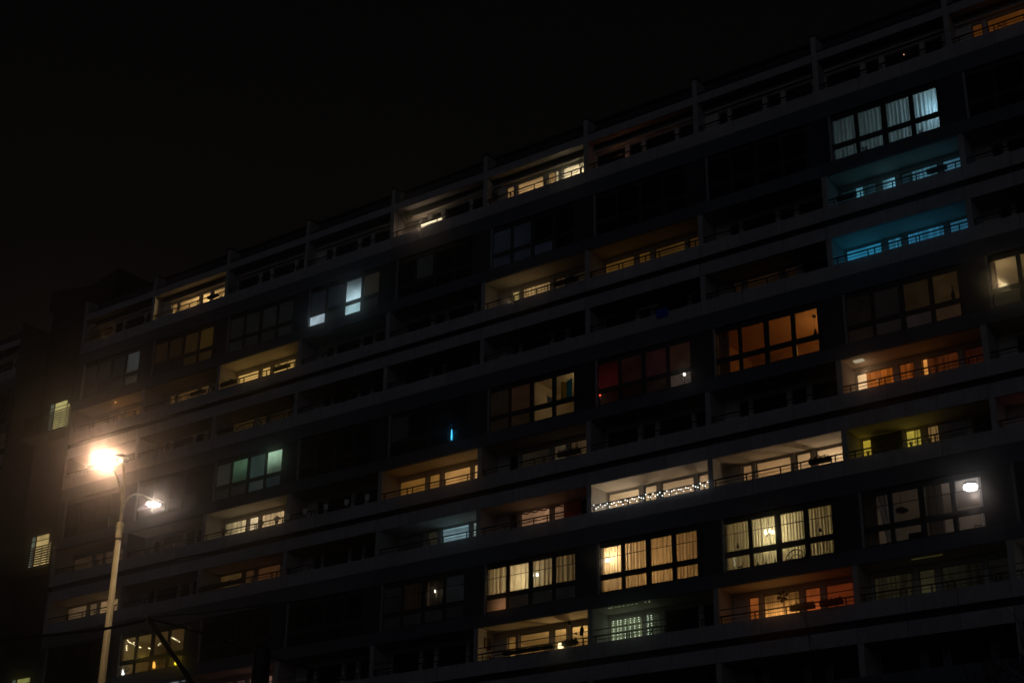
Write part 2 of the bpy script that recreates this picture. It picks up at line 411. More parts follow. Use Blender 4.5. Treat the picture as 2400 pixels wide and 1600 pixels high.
def bay_window(row, k, T, bld):
    x0 = k*BW
    zA, zB, zC, zD = T-1.64, T-2.79, T-3.03, T-3.53
    y = .12
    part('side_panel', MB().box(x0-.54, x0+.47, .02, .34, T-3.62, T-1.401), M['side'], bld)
    part('window_jamb', MB().box(x0+.471, x0+.56, .035, .34, T-3.62, T-1.401), M['jamb'], bld)
    f = MB(); fx0 = x0+.561; fx1 = x0+5.398-.001
    edges = [fx0] + [x0+v for p in PX for v in p] + [fx1]
    for i in range(0, len(edges), 2): f.box(edges[i], edges[i+1], y-.01, y+.07, T-3.62, T-1.401)
    for (a, b) in PX:
        f.box(x0+a, x0+b, y, y+.06, zA, T-1.401); f.box(x0+a, x0+b, y, y+.06, zC, zB); f.box(x0+a, x0+b, y, y+.06, T-3.62, zD)
    w = part('window', f, M['frame'], bld)
    st = panes.get((row, k), (D,)*8)
    for i, (a, b) in enumerate(PX):
        pane(w, x0+a, x0+b, y+.02, zB, zA, st[i]); pane(w, x0+a, x0+b, y+.02, zD, zC, st[4+i])
    part('lintel_panel', MB().box(x0+.006, x0+BW-.006, -.0, .34, T-1.40, T-.646), M['clad'], bld)
    part('spandrel_panel', MB().box(x0+.006, x0+BW-.006, .012, .34, T-4.205, T-3.621), M['clad'], bld)
    if row == 'H' and k >= 4:
        part('safety_rail', MB().tube([(x0+.48, .03, T-2.11), (x0+5.39, .03, T-2.11)], .017, 6), M['rail'], bld)

ROWS = 'ABCDEFGHIJKL'
def block(b, ks, bld):
    T = TOP(b); r = ROWS[3*b:3*b+3]
    for k in ks:
        x0 = k*BW
        # loggia above the parapet
        zc = TOP(b-1) - 7.18 if b else None
        loggia(r[0], k, T, zc, T-1.25, bld)
        slab_panels('parapet_panel', k, T-.64, T, M['panel'], bld, .17)
        railing(k, T, bld)
        bay_window(r[1], k, T, bld)
        loggia(r[2], k, T-5.66, T-4.21, T-6.75, bld)
        slab_panels('parapet_panel', k, T-6.29, T-5.66, M['panel'], bld, .15)
        railing(k, T-5.66, bld, high=(r[2] == 'I'))
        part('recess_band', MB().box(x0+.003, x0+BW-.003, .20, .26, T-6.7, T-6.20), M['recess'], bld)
        slab_panels('fascia_panel', k, T-7.18, T-6.59, M['fascia'], bld)

for b in range(3): block(b, range(0, 11), building)
# lowest balcony storey in view and the plain base under it
for k in range(0, 11):
    T = TOP(3); loggia('J', k, T, TOP(2)-7.18, T-1.25, building)
    slab_panels('parapet_panel', k, T-.64, T, M['clad'], building)  # darkness of the lowest row is put into its wall and parapet colour
part('base_wall', MB().box(0, 11*BW, .01, .3, 0, TOP(3)-.65), M['clad'])
part('roof_edge', MB().box(-.03, 11*BW, YA-.10, YA+.2, 42.301, 42.42), M['flash'])
part('roof_deck', MB().box(-.03, 11*BW, YA+.2, 11, 42.2, 42.3), M['flash'])
part('rear_wall', MB().box(-.03, 11*BW, 11, 11.3, 0, 42.4), M['clad'])
part('end_wall', MB().box(-.28, -.03, .0, 11, 0, 42.2), M['tower'])

# ------------------------------------------------------------------ stair tower and the next wing
tower = thing('stair_tower', 'dark stair tower with slatted galleries in the gap between the two blocks', 'building', (-BW/2, 2, 0))
obj('tower_wall', MB().box(-BW+.2, -.29, 1.95, 2.25, 0, 44.0), M['tower'], tower)
tp = MB(); b0 = len(tp.v)
def prism(mb, prof, y0, y1):
    b = len(mb.v); n = len(prof)
    mb.v += [(x, y0, z) for x, z in prof] + [(x, y1, z) for x, z in prof]
    mb.f.append(tuple(b+i for i in range(n))); mb.f.append(tuple(b+n+i for i in range(n-1, -1, -1)))
    for i in range(n): j = (i+1) % n; mb.f.append((b+i, b+j, b+n+j, b+n+i))
    return mb
obj('lift_housing', prism(MB(), [(-6.2,44.0),(.12,44.0),(.12,45.33),(-2.27,44.78),(-6.2,45.35)], 1.96, 4.6), M['tower'], tower)
for zf in (35.0, 26.6, 18.2):
    obj('gallery_slab', MB().box(-BW+.22, -.29, .9, 1.94, zf-.18, zf), M['tower'], tower)
    w = MB()
    for (a, b) in ((-4.66, -4.60), (-4.30, -4.16), (-3.05, -2.98), (-2.3, -2.24)): w.box(a, b, 1.90, 1.945, zf+.2, zf+2.33)
    for (z0, z1) in ((zf+.2, zf+.28), (zf+2.26, zf+2.33), (zf+1.95, zf+2.0)): w.box(-4.6, -2.3, 1.905, 1.94, z0, z1)
    gw = obj('gallery_window', w, M['frame'], tower)
    c = {35.0: (206,198,128), 26.6: (200,172,112), 18.2: (150,150,84)}[zf]
    pane(gw, -4.60, -4.30, 1.915, zf+.28, zf+2.26, G(120,132,118,'plain',(1,.4)))
    pane(gw, -4.16, -3.05, 1.915, zf+.28, zf+2.26, G(*c, 'plain', (1.1,.8)))
    pane(gw, -2.98, -2.30, 1.915, zf+.28, zf+2.26, G(*c, 'plain', (.8,.6)))
    gr = MB()
    for xx in (-5.5, -4.7, -3.9, -3.1, -2.3, -1.5, -.7): gr.box(xx-.02, xx+.02, .93, .97, zf, zf+1.12)
    gr.box(-BW+.23, -.3, .92, .98, zf+1.121, zf+1.17)
    g = obj('gallery_railing', gr, M['rail'], tower)
    for i in range(7):
        z = zf+.10+.145*i
        obj('slat', MB().box(-BW+.23, -.3, .975, .995, z, z+.085), M['rail'], g)

wing = thing('apartment_building', 'dark neighbouring wing of flats with concrete bands, left of the stair tower', 'building', (-1.5*BW, 0, 0))
for b in range(3):
    block(b, [-2], wing)
obj('side_wall', MB().box(-BW-.03, -BW+.19, .0, 9, 0, 42.25), M['wing'], wing)
obj('wall_capping', MB().box(-BW-.07, -BW+.23, -.05, 9, 42.251, 42.31), M['flash'], wing)
obj('base_wall', MB().box(-2*BW, -BW-.031, .01, .3, 0, TOP(2)-7.2), M['clad'], wing)

# ------------------------------------------------------------------ rooms behind the open windows
def room(row, k, lamps, mat='room', x0=.24, x1=5.78, depth=3.6):
    b = ROWS.index(row)//3; T = TOP(b); X = k*BW
    i = ROWS.index(row) % 3
    if i == 1: y0 = .345; z0, z1 = T-4.0, T-1.42
    elif i == 2: y0 = YW+.155; z0, z1 = T-6.72, T-4.26
    else:
        y0 = (YA if row == 'A' else YW)+.155; z0 = T-1.22; z1 = (T+1.25) if row == 'A' else (TOP(b-1)-7.22)
    y1 = y0+depth; x0 += X; x1 += X; t = .06
    m = MB(); m.box(x0, x1, y0, y1, z1, z1+t); m.box(x0, x1, y0, y1, z0-t, z0); m.box(x0, x1, y1, y1+t, z0-t, z1+t)
    m.box(x0-t, x0, y0, y1, z0-t, z1+t); m.box(x1, x1+t, y0, y1, z0-t, z1+t)
    r = obj('room', m, M[mat], building)
    for (lx, ly, lz, pw, col) in lamps: point((X+lx, y0+ly, z0+lz), pw, col, .09)
    return (y0, y1, z0, z1)

WARM = (1, .66, .34); ORG = (1, .47, .14); CRM = (1, .76, .50)
room('A', 1, [(2.9, 1.2, 1.5, 150, (1, .67, .30))])
room('A', 5, [(2.0, 1.4, 1.4, 62, (1, .68, .36))], x1=3.70)
room('A', 5, [(4.7, 1.2, 1.5, 110, (1, .90, .66))], x0=3.78)
room('B', 8, [(5.0, .75, 1.6, 34, (.42, .78, 1)), (2.4, 2.4, 1.2, 9, (.42, .75, 1))])
room('C', 0, [(3.8, 1.0, 1.0, 24, ORG)])
room('E', 5, [(5.35, .7, 1.9, 14, (1, .70, .34))], x0=2.9)
room('E', 6, [(1.6, 1.2, .8, .25, (1, .1, .05))])
room('E', 7, [(5.1, 1.5, 1.35, 36, (1, .50, .15))], 'roomred')
room('E', 9, [(.72, .5, 1.75, 12, (1, .72, .38))])
room('G', 6, [(1.3, .7, 1.2, 60, CRM), (4.4, 1.2, 1.1, 42, (1, .70, .46))])
room('G', 7, [(1.9, 1.1, 1.2, 26, (1, .62, .33)), (4.7, 1.1, 1.2, 75, (1, .72, .45))])
room('H', 1, [(1.0, .9, 1.6, 2.6, (1, .75, .12)), (2.5, 1.2, .9, 1.8, (1, .40, .12)), (4.6, 1.3, 2.0, .8, (1, .42, .35))])
room('H', 4, [(3.5, 1.2, 1.5, .8, (1, .6, .3))], x0=2.6)
room('H', 5, [(2.0, .9, 1.75, 60, (1, .74, .40))])
room('H', 6, [(.85, .50, 2.0, 75, (1, .64, .32)), (3.0, 1.5, 1.3, 48, (1, .54, .20))])
room('H', 7, [(2.4, 1.0, 1.75, 85, (1, .80, .42))])
room('H', 8, [(4.5, 1.1, 2.1, 9, (1, .80, .74))])
room('I', 5, [(3.9, 1.0, 1.15, 95, (1, .63, .23))])

# ------------------------------------------------------------------ curtains
def curtain(x0, x1, y, z0, z1, mat, label, folds=16, amp=.035, group=None, taper=0):
    m = MB(); n = int(folds*8)
    for i in range(n+1):
        t = i/n; yy = y + amp*math.sin(t*folds*2*math.pi) + amp*.5*math.sin(t*folds*1.3*math.pi+1.0)
        xx = x0+(x1-x0)*t; xb = xx + taper*(1-t)
        for zz, q in ((z0, xb), (z1, xx)):
            m.v.append((q, yy, zz))
    for i in range(n): m.f.append((2*i, 2*i+2, 2*i+3, 2*i+1))
    return single('curtain', m, M[mat], label, 'curtain', group, smooth=True)

def cz(row): T = TOP(ROWS.index(row)//3); return T-3.9, T-1.46
def cw(row, k, a, b, mat, label, **kw):
    z0, z1 = cz(row); kw2 = dict(kw); y = kw2.pop('y', .47)
    return curtain(k*BW+a, k*BW+b, y, z0, z1, M and mat, label, **kw2)
cw('B', 8, .35, 5.6, 'sheer', 'pale blue lit net curtain with small plants on the sill, high up on the right', folds=30, amp=.03)
cw('H', 5, .35, 5.7, 'cream', 'cream pleated curtain with a chandelier glinting behind its third pane', folds=22, amp=.04)
cw('H', 6, .35, 5.7, 'cream', 'orange lit pleated curtain glaring white beside the wall lamp in its first pane', folds=34, amp=.03)
cw('H', 7, .35, 5.7, 'cream', 'bright yellow pleated curtain behind the candle arch and the reindeer', folds=40, amp=.03, y=.60)
cw('H', 8, .40, 1.0, 'heavy', 'dark drape at the left edge of the mauve lit window', folds=5)
cw('H', 8, 1.0, 1.72, 'sheer', 'gathered net curtain in the first pane of the mauve lit window', folds=6, taper=.35)
cw('H', 8, 2.95, 3.6, 'heavy', 'brown drape left of the ceiling lamp in the mauve lit window', folds=5)
cw('H', 8, 5.0, 5.6, 'sheer', 'net curtain to the right of the glaring ceiling lamp', folds=5)
cw('H', 4, 2.75, 2.88, 'heavy', 'narrow curtain edge beside a bright slit in a dark window', folds=2)
cw('H', 4, 2.98, 4.2, 'heavy', 'thin brown curtain with three bulbs shining through', folds=9)
cw('E', 7, .40, 1.0, 'heavy', 'dark drape at the left edge of the orange room', folds=5)
cw('E', 9, .40, .72, 'heavy', 'dark drape left of the table lamp at the right picture edge', folds=4)

# ------------------------------------------------------------------ street lamp
LX, LY = 46.46, -33.97
lamp = thing('street_lamp', 'tall cream street lamp with three curved arms, two of its heads glaring', 'street lamp', (LX, LY, 0))
obj('pole', MB().lathe((LX, LY, 0), [(.14,0),(.14,1.2),(.105,1.25),(.082,6.5),(.055,11.05)], 18), M['pole'], lamp, smooth=True)
obj('base_plate', MB().lathe((LX, LY, 0), [(.26,0),(.26,.05),(.2,.06)], 18), M['pole'], lamp)
obj('collar', MB().lathe((LX, LY, 10.98), [(.060,0),(.075,.012),(.075,.10),(.068,.12),(.068,.21),(.078,.225),(.078,.33),(.066,.345)], 18), M['pole'], lamp)
obj('collar_ring', MB().lathe((LX, LY, 10.955), [(.072,0),(.072,.028)], 18), M['dark'], lamp)
heads = [(Vector((47.25, -35.2, 12.15)), 1), (Vector((46.95, -34.55, 12.40)), 0), (Vector((45.94, -32.71, 12.16)), 2)]
for hp, kind in heads:
    base = Vector((LX, LY, 11.30)); pts = []
    d = hp - base; dh = Vector((d.x, d.y, 0))
    for i in range(15):
        t = i/14
        pts.append(base + dh*(t**2.3) + Vector((0,0,d.z+.06))*(1-(1-t)**2.0))
    obj('arm', MB().tube(pts, .034, 8, .022), M['pole'], lamp, smooth=True)
    ax = Vector((0,0,1)) - dh.normalized()*(.45 if kind == 1 else .04)
    hd = obj('lamp_head', MB().lathe(hp, [(.15,.0),(.165,.015),(.16,.05),(.11,.10),(.04,.13),(.02,.135)], 18, ax), M['dark'], lamp)
    if kind == 1: mt = emit('lamp_lens_glare', (1, .62, .38), 620)
    elif kind == 2: mt = emit('lamp_lens_side', (1, .80, .66), 150)
    else: mt = emit('lamp_lens_far', (1, .80, .60), 12)
    rr = .14 if kind else .035
    obj('lens', MB().lathe(hp, [(rr*.35,-.030),(rr*.8,-.02),(rr,-.002)], 18, ax), mt, hd)

# ------------------------------------------------------------------ tram wires and their mast
mast = thing('catenary_mast', 'dark tram mast with slanting bracket in front of the lower left windows', 'mast', (54.15, -37.36, 0))
obj('mast_pole', MB().lathe((54.15, -37.36, 0), [(.17,0),(.15,3),(.135,7.1),(.02,7.12)], 14), M['dark'], mast)
obj('bracket_tube', MB().tube([(54.12,-37.40,7.02),(53.55,-38.02,7.28),(52.96,-38.66,7.46)], .018, 6), M['dark'], mast)
obj('bracket_strut', MB().tube([(54.10,-37.42,5.60),(53.49,-38.07,6.50),(53.0,-38.62,7.43)], .036, 8), M['dark'], mast)
obj('bracket_tube', MB().tube([(54.18,-37.33,7.0),(54.6,-36.87,6.86),(55.0,-36.42,6.70)], .016, 6), M['dark'], mast)
for p in ((52.97,-38.65,7.46), (53.40,-38.18,7.34), (53.83,-37.71,7.17), (54.95,-36.48,6.72)):
    obj('insulator', MB().lathe((p[0], p[1], p[2]-.02), [(.02,0),(.035,.012),(.02,.022),(.034,.034),(.016,.046)], 10), M['ceramic'], mast)
single('overhead_wire', MB().tube([(50.6,-41.4,6.75),(51.4,-40.5,6.92),(52.06,-39.77,7.08),(52.59,-39.10,7.25),(52.96,-38.66,7.42)], .022, 6), M['dark'],
       'thick black overhead tram cable crossing in front of the street lamp pole', 'cable')
single('overhead_wire', MB().tube([(52.96,-38.66,7.47),(53.5,-38.07,7.58),(54.06,-37.47,7.74),(54.9,-36.55,7.98)], .010, 6), M['dark'],
       'thin overhead wire running up to the right from the tram bracket', 'cable')

# ------------------------------------------------------------------ bare tree
def bare_tree(base, h, seed, label, lean=(0,0)):
    rnd = random.Random(seed)
    t = thing('bare_tree', label, 'tree', base)
    trunk = MB(); B = Vector(base); top = B + Vector((lean[0], lean[1], h*.55))
    trunk.tube([B, B+(top-B)*.35+Vector((.04,0,0)), B+(top-B)*.7, top], .11, 9, .055)
    obj('trunk', trunk, M['bark'], t)
    cr = MB()
    def grow(p, d, l, r, lev):
        pts = [p]; q = p.copy(); dd = d.copy(); n = 5
        for i in range(n):
            dd = (dd + Vector((rnd.uniform(-.22,.22), rnd.uniform(-.22,.22), rnd.uniform(-.10,.20)))).normalized()
            q = q + dd*(l/n); pts.append(q.copy())
        cr.tube(pts, r, 5 if lev < 2 else 4, r*.5)
        if lev >= 4: return
        for i in range(3 if lev else 4):
            s = pts[rnd.randint(2, n)]
            nd = (dd + Vector((rnd.uniform(-1,1), rnd.uniform(-1,1), rnd.uniform(-.35,.75)))*.75).normalized()
            grow(s, nd, l*rnd.uniform(.5,.75), r*.55, lev+1)
    for i in range(6):
        a = 2*math.pi*i/6 + rnd.uniform(-.3,.3)
        s = B + (top-B)*rnd.uniform(.6,1.0)
        grow(s, Vector((math.cos(a)*.7, math.sin(a)*.7, rnd.uniform(.5,1.1))).normalized(), h*.24, .035, 0)
    obj('crown', cr, M['bark'], t)
    return t
bare_tree((66.2, -36.2, 0), 7.8, 4, 'bare leafless tree with dark twigs at the lower right picture edge')
bare_tree((63.5, -35.2, 0), 6.3, 11, 'smaller bare leafless tree left of the other one, before the lowest bands')

# ------------------------------------------------------------------ balcony things
RND = random.Random(3)
def planter(row, k, a, b, label, leafy=True, group='planters hung on the balcony railings', high=.14, y=-.20):
    T = TOP(ROWS.index(row)//3); i = ROWS.index(row) % 3
    zt = T if i == 0 else T-5.66
    x0 = k*BW+a; x1 = k*BW+b
    t = thing('planter', label, 'planter', ((x0+x1)/2, y+.09, zt+.04), group)
    m = MB().box(x0, x1, y, y+.20, zt+.04, zt+.04+high); m.box(x0-.01, x1+.01, y-.01, y+.21, zt+.04+high, zt+.055+high)
    obj('trough', m, M['dull'], t)
    if leafy:
        lf = MB()
        n = max(2, int((x1-x0)/.16))
        for j in range(n):
            c = (x0+(j+.5)*(x1-x0)/n, y+.1, zt+.10+high+RND.uniform(-.02,.04))
            lf.leaves(c, (.09,.08,.08), 26, .05, RND)
        obj('foliage', lf, M['leaf'], t)
    return t
planter('A', 1, 4.76, 5.50, 'dark planter box on the brightly lit top terrace at far left', False, y=-.18, high=.14)
planter('C', 2, .55, 1.58, 'planter at the left end of the yellow lit balcony with blinds')
planter('C', 2, 4.38, 5.46, 'planter with flowers in front of the right blind of the yellow lit balcony')
planter('C', 1, 4.15, 5.2, 'dark trough on the railing of the dim brown balcony beside the yellow one', False)
planter('C', 5, 4.3, 5.5, 'leafy trough at the right end of the cream lit balcony under the dim blue window')
planter('C', 8, .66, 1.50, 'long dark trough at the left of the upper blue lit balcony', False)
planter('C', 8, 4.58, 5.38, 'dark trough at the right of the upper blue lit balcony', False)
planter('F', 5, 4.50, 5.64, 'planter with stubby plants under the dim vertical blind')
planter('G', 7, 4.55, 5.45, 'planter with plants before the brightest pane of the orange lit balcony')
planter('D', 2, .6, 1.6, 'trough on the railing of the dim brown balcony below the yellow blinds')
for a, b, l in ((1.70,2.30,'leftmost of four black troughs under the orange lit pane'), (2.36,3.00,'second black trough from the left under the orange lit pane'),
                (3.05,3.62,'third black trough from the left under the orange lit pane'), (3.68,4.30,'rightmost of four black troughs under the orange lit pane')):
    planter('I', 5, a, b, l, False, high=.12)
planter('I', 5, 4.74, 5.46, 'planter with a small plant between the glowing lantern and the satellite dish')
planter('I', 7, 3.36, 4.35, 'bushy planter right of the pinwheel on the orange red balcony')
planter('I', 7, 4.6, 5.5, 'low planter on the right of the orange red balcony')
planter('G', 2, .3, 3.4, 'long leafy planter on the dim tan balcony above the dark window row', high=.10)

def pot_plant(x, y, z, r, h, label, group=None, spread=(.3,.25,.4), n=160, leaf=.05):
    t = thing('potted_plant', label, 'plant', (x, y, z), group)
    obj('pot', MB().lathe((x, y, z), [(r*.7,0),(r,r*1.5),(r*1.08,r*1.52),(r*1.08,r*1.7)], 12), M['terracotta'], t)
    st = MB()
    for j in range(4):
        a = RND.uniform(0, 6.28); st.tube([(x,y,z+r*1.6),(x+.05*math.cos(a),y+.05*math.sin(a),z+h*.55),(x+spread[0]*.6*math.cos(a),y+spread[1]*.6*math.sin(a),z+h)], .012, 5, .005)
    obj('stem', st, M['bark'], t)
    obj('foliage', MB().leaves((x, y, z+h), spread, n, leaf, RND), M['leaf'], t)
    return t
XA = 4*BW
pot_plant(XA+.78, .36, 39.05, .16, 1.45, 'round potted tree before the lit partition of the lamp lit top terrace', spread=(.36,.2,.46), n=300, leaf=.055)
pot_plant(5*BW+5.52, .36, 39.05, .13, 1.2, 'slender plant at the right end of the cream lit top terrace', spread=(.13,.12,.5), n=150)
pot_plant(5*BW+.42, .40, 39.05, .14, 1.05, 'dark shrub at the left end of the cream lit top terrace', spread=(.2,.15,.4), n=200)
pot_plant(.55, .36, 39.0, .2, 1.15, 'spreading dark bush on the leftmost top terrace', spread=(.55,.2,.45), n=380, leaf=.06)
pot_plant(1*BW+5.2, .38, 39.05, .14, .95, 'twiggy plant before the right pane of the top terrace at far left', spread=(.35,.15,.45), n=40, leaf=.035)
pot_plant(9*BW+2.2, .30, 39.1, .13, .55, 'small plant before the brown orange window at the upper right corner', spread=(.3,.15,.25), n=120)
for xx, lab in ((1.64, 'leftmost round plant on the railing of the cream lit balcony'), (4.24, 'middle round plant on the railing of the cream lit balcony'), (5.35, 'right round plant on the railing of the cream lit balcony')):
    pot_plant(2*BW+xx, .0, 25.40, .08, .25, lab, 'round plants on one railing', spread=(.19,.14,.15), n=140, leaf=.05)
pot_plant(8*BW+4.37, .26, TOP(0)-3.62, .06, .22, 'small drooping plant on the sill of the pale blue curtain', spread=(.08,.05,.12), n=60, leaf=.035)
pot_plant(8*BW+1.9, .26, TOP(0)-3.62, .07, .26, 'leafy plant on the sill left of the middle of the pale blue curtain', spread=(.16,.05,.13), n=90, leaf=.04)
pot_plant(8*BW+3.6, .26, TOP(0)-3.62, .05, .12, 'low plant on the sill right of the middle of the pale blue curtain', spread=(.2,.05,.07), n=70, leaf=.035)
for xx, lab in ((1.0,'single pot at the yellow pane left of the dark opening'), (2.30,'pot at the left edge of the wide yellow pane'), (2.75,'middle pot before the wide yellow pane'), (3.22,'pot at the right edge of the wide yellow pane'), (3.50,'pot before the curtained yellow pane')):
    pot_plant(8*BW+xx, .06, 22.66, .05, .14, lab, 'small pots on the yellow lit balcony', spread=(.08,.06,.06), n=40, leaf=.03)

# yellow lit flat: three separate lit openings around a dark panel standing in for a parasol
gx = 8*BW
w8 = MB().box(gx+1.95, gx+2.06, YW-.001, YW+.02, 21.5, 23.84)
tag(obj('parasol_panel', MB().box(gx+.69, gx+1.98, YW-.10, YW-.02, 21.5, 23.80), M['dull']), 'dark flat panel in place of a parasol between the narrow and the wide yellow pane', 'parasol_panel')

# white boxes hung along the dark balcony
for i, (xx, dz) in enumerate(((.23,0), (1.38,.03), (2.75,.0), (4.08,0), (5.38,.0))):
    x = 3*BW+xx; z = TOP(1)-5.66+.07+dz
    lab = ('leftmost', 'second', 'middle', 'fourth', 'rightmost')[i] + ' of five pale hanging flower boxes on the dark balcony'
    t = thing('flower_box', lab, 'flower box', (x, -.05, z), 'pale boxes along the dark balcony')
    obj('box', MB().lathe((x, -.12, z), [(.11,0),(.15,.24),(.158,.245),(.158,.27)], 4), M['white'], t)
    obj('foliage', MB().leaves((x, -.12, z+.30), (.12,.10,.07), 30, .045, RND), M['leaf'], t)

# satellite dish, pinwheel, hanging lantern, picture, deck chair on the orange balcony and beside it
dx = 5*BW+5.70; dz = 17.54
t = thing('satellite_dish', 'dark satellite dish seen edge on at the right end of the orange balcony', 'satellite dish', (dx, -.05, 17.2))
obj('dish', MB().lathe((dx, -.10, dz), [(.02,.06),(.11,.045),(.18,.015),(.215,-.02),(.20,-.025),(.10,.025),(.02,.04)], 18, (.93,.28,-.22)), M['dull'], t)
obj('feed_arm', MB().tube([(dx,-.09,dz-.16),(dx-.14,-.13,dz-.14),(dx-.26,-.15,dz-.10)], .012, 6), M['dark'], t)
obj('feed_horn', MB().lathe((dx-.26,-.15,dz-.13), [(.03,0),(.045,.03),(.045,.07),(.03,.09)], 10), M['dark'], t)
obj('mount', MB().tube([(dx+.02,-.06,16.99),(dx+.02,-.06,dz)], .018, 6), M['dark'], t)
lx = 5*BW+4.67
t = thing('hanging_lantern', 'small dark lantern hanging from the ceiling of the orange balcony', 'lantern', (lx, .5, 18.07))
obj('cord', MB().tube([(lx,.5,18.43),(lx,.5,18.24)], .006, 5), M['dark'], t)
obj('shade', MB().lathe((lx,.5,18.04), [(.045,0),(.065,.03),(.07,.14),(.035,.20),(.01,.21)], 10), M['dark'], t)
lx = 5*BW+3.28
t = thing('pendant_lamp', 'glowing white pendant lamp low in the orange lit room', 'lamp', (lx, 1.9, 17.5))
obj('ceiling_rose', MB().lathe((lx,1.9,18.34), [(.05,0),(.06,.03),(.03,.06)], 10), M['dark'], t)
obj('cord', MB().tube([(lx,1.9,18.34),(lx,1.9,17.78)], .006, 5), M['dark'], t)
obj('shade', MB().lathe((lx,1.9,17.48), [(.06,0),(.12,.05),(.13,.16),(.09,.27),(.03,.30)], 14), emit('pendant_glow', (1,.80,.42), 2.6), t)
t = thing('picture', 'dark framed picture on the side wall of the orange balcony', 'picture', (5*BW+.23, .8, 17.6))
obj('frame', MB().box(5*BW+.211, 5*BW+.235, .45, .95, 17.62, 18.12), M['wood'], t)
obj('canvas', MB().box(5*BW+.2351, 5*BW+.240, .52, .88, 17.70, 18.04), surf('picture_canvas', (.20,.13,.09), .8, .5, 9), t)
def chair(x, y, z, rot, label, group=None, mat='wood', s=1.0):
    t = thing('chair', label, 'chair', (x, y, z), group)
    def P(a, b): c, q = math.cos(rot), math.sin(rot); return x+s*(a*c-b*q), y+s*(a*q+b*c)
    for a, b in ((-.2,-.2),(.2,-.2)): obj('leg', MB().tube([(*P(a,b), z), (*P(a,b), z+.45*s)], .018*s, 6), M[mat], t)
    for a, b in ((-.2,.2),(.2,.2)): obj('leg', MB().tube([(*P(a,b), z), (*P(a,b+.03), z+.95*s)], .018*s, 6), M[mat], t)
    m = MB(); q = [P(-.23,-.23), P(.23,-.23), P(.23,.22), P(-.23,.22)]
    m.v = [(a, b, z+.45*s) for a, b in q] + [(a, b, z+.48*s) for a, b in q]; m.f = [(3,2,1,0),(4,5,6,7),(0,1,5,4),(1,2,6,5),(2,3,7,6),(3,0,4,7)]
    obj('seat', m, M[mat], t)
    for h in (.62, .76, .89): obj('back_slat', MB().tube([(*P(-.2,.225), z+h*s), (*P(.2,.225), z+h*s)], .022*s, 6), M[mat], t)
    return t
chair(5*BW+.75, .6, 16.0, .6, 'dark folding chair by the picture on the orange balcony', mat='dark', s=1.35)
chair(8*BW+3.1, .55, 24.45, -.3, 'dark chair before the second curtained pane of the amber balcony', mat='dark', s=1.25)
chair(8*BW+3.85, .60, 24.45, 2.8, 'low dark chair beside the bright slit of the amber balcony', mat='dark', s=1.05)
chair(8*BW+4.72, .95, TOP(2)-4.0, .2, 'ladder back chair behind the right pane of the mauve lit window', mat='wood', s=.98)
tb = thing('table', 'small balcony table with things on it in front of the amber curtain', 'table', (8*BW+1.85, .5, 24.3))
obj('table_top', MB().lathe((8*BW+1.85,.5,25.42), [(.36,0),(.36,.03)], 18), M['dark'], tb)
obj('leg', MB().tube([(8*BW+1.85,.5,24.3),(8*BW+1.85,.5,25.42)], .03, 8), M['dark'], tb)

px_, pz_ = 7*BW+3.05, 17.66
t = thing('pinwheel', 'dark garden pinwheel on a stick before the orange red window', 'pinwheel', (px_, -.05, 16.98))
obj('stick', MB().tube([(px_,-.05,16.98),(px_,-.05,pz_)], .012, 6), M['dark'], t)
for j in range(6):
    a = j*math.pi/3 + .3; c, s_ = math.cos(a), math.sin(a)
    m = MB(); r0, r1 = .04, .27; pts = [(r0,-.02),(r1*.7,-.085),(r1,.0),(r1*.7,.055),(r0,.02)]
    for yy in (-.09, -.07):
        m.v += [(px_+u*c-v*s_, yy+v*.25, pz_+u*s_+v*c) for u, v in pts]
    m.f = [(0,1,2,3,4),(9,8,7,6,5)] + [(i,(i+1)%5,5+(i+1)%5,5+i) for i in range(5)]
    obj('blade', m, M['dull'], t)

single('tarpaulin', MB().box(6*BW+3.72, 6*BW+4.32, -.05, -.03, 30.80, 31.22), M['blue'], 'deep blue tarpaulin over the railing of a dark balcony', 'tarpaulin')
t = thing('drying_rack', 'blue grey frame standing on the dark balcony left of the tarpaulin', 'rack', (6*BW+2.95, .3, 29.8))
for xx in (2.68, 3.25): obj('upright', MB().box(6*BW+xx-.03, 6*BW+xx+.03, .28, .32, 29.8, 31.62), M['lframe'], t)
obj('crossbar', MB().box(6*BW+2.66, 6*BW+3.70, .28, .32, 31.60, 31.66), M['lframe'], t)
single('curtain', MB().box(5*BW+4.10, 5*BW+5.0, .95, .99, 21.5, 23.72), cloth('red_drape', (.42,.05,.02), .2), 'red drape hanging on the pinkish balcony left of the fairy lights', 'curtain')
point((5*BW+4.55, .45, 22.55), .45, (1, .25, .12), .08)
single('garland', MB().tube([(5*BW+1.6+.165*i, YW-.05, 23.70-.035*(i%3)) for i in range(15)], .03, 6), surf('dark_red_tinsel', (.16,.02,.015), .8, .4, 12), 'red garland along the window top of the pinkish balcony', 'garland')
single('bunting', MB().tube([(5*BW+1.2+.12*i, .0, 22.74+.07*abs(math.sin(i*.5))) for i in range(28)], .018, 5), M['dull'], 'dark festoon looped along the railing of the pinkish balcony', 'garland')

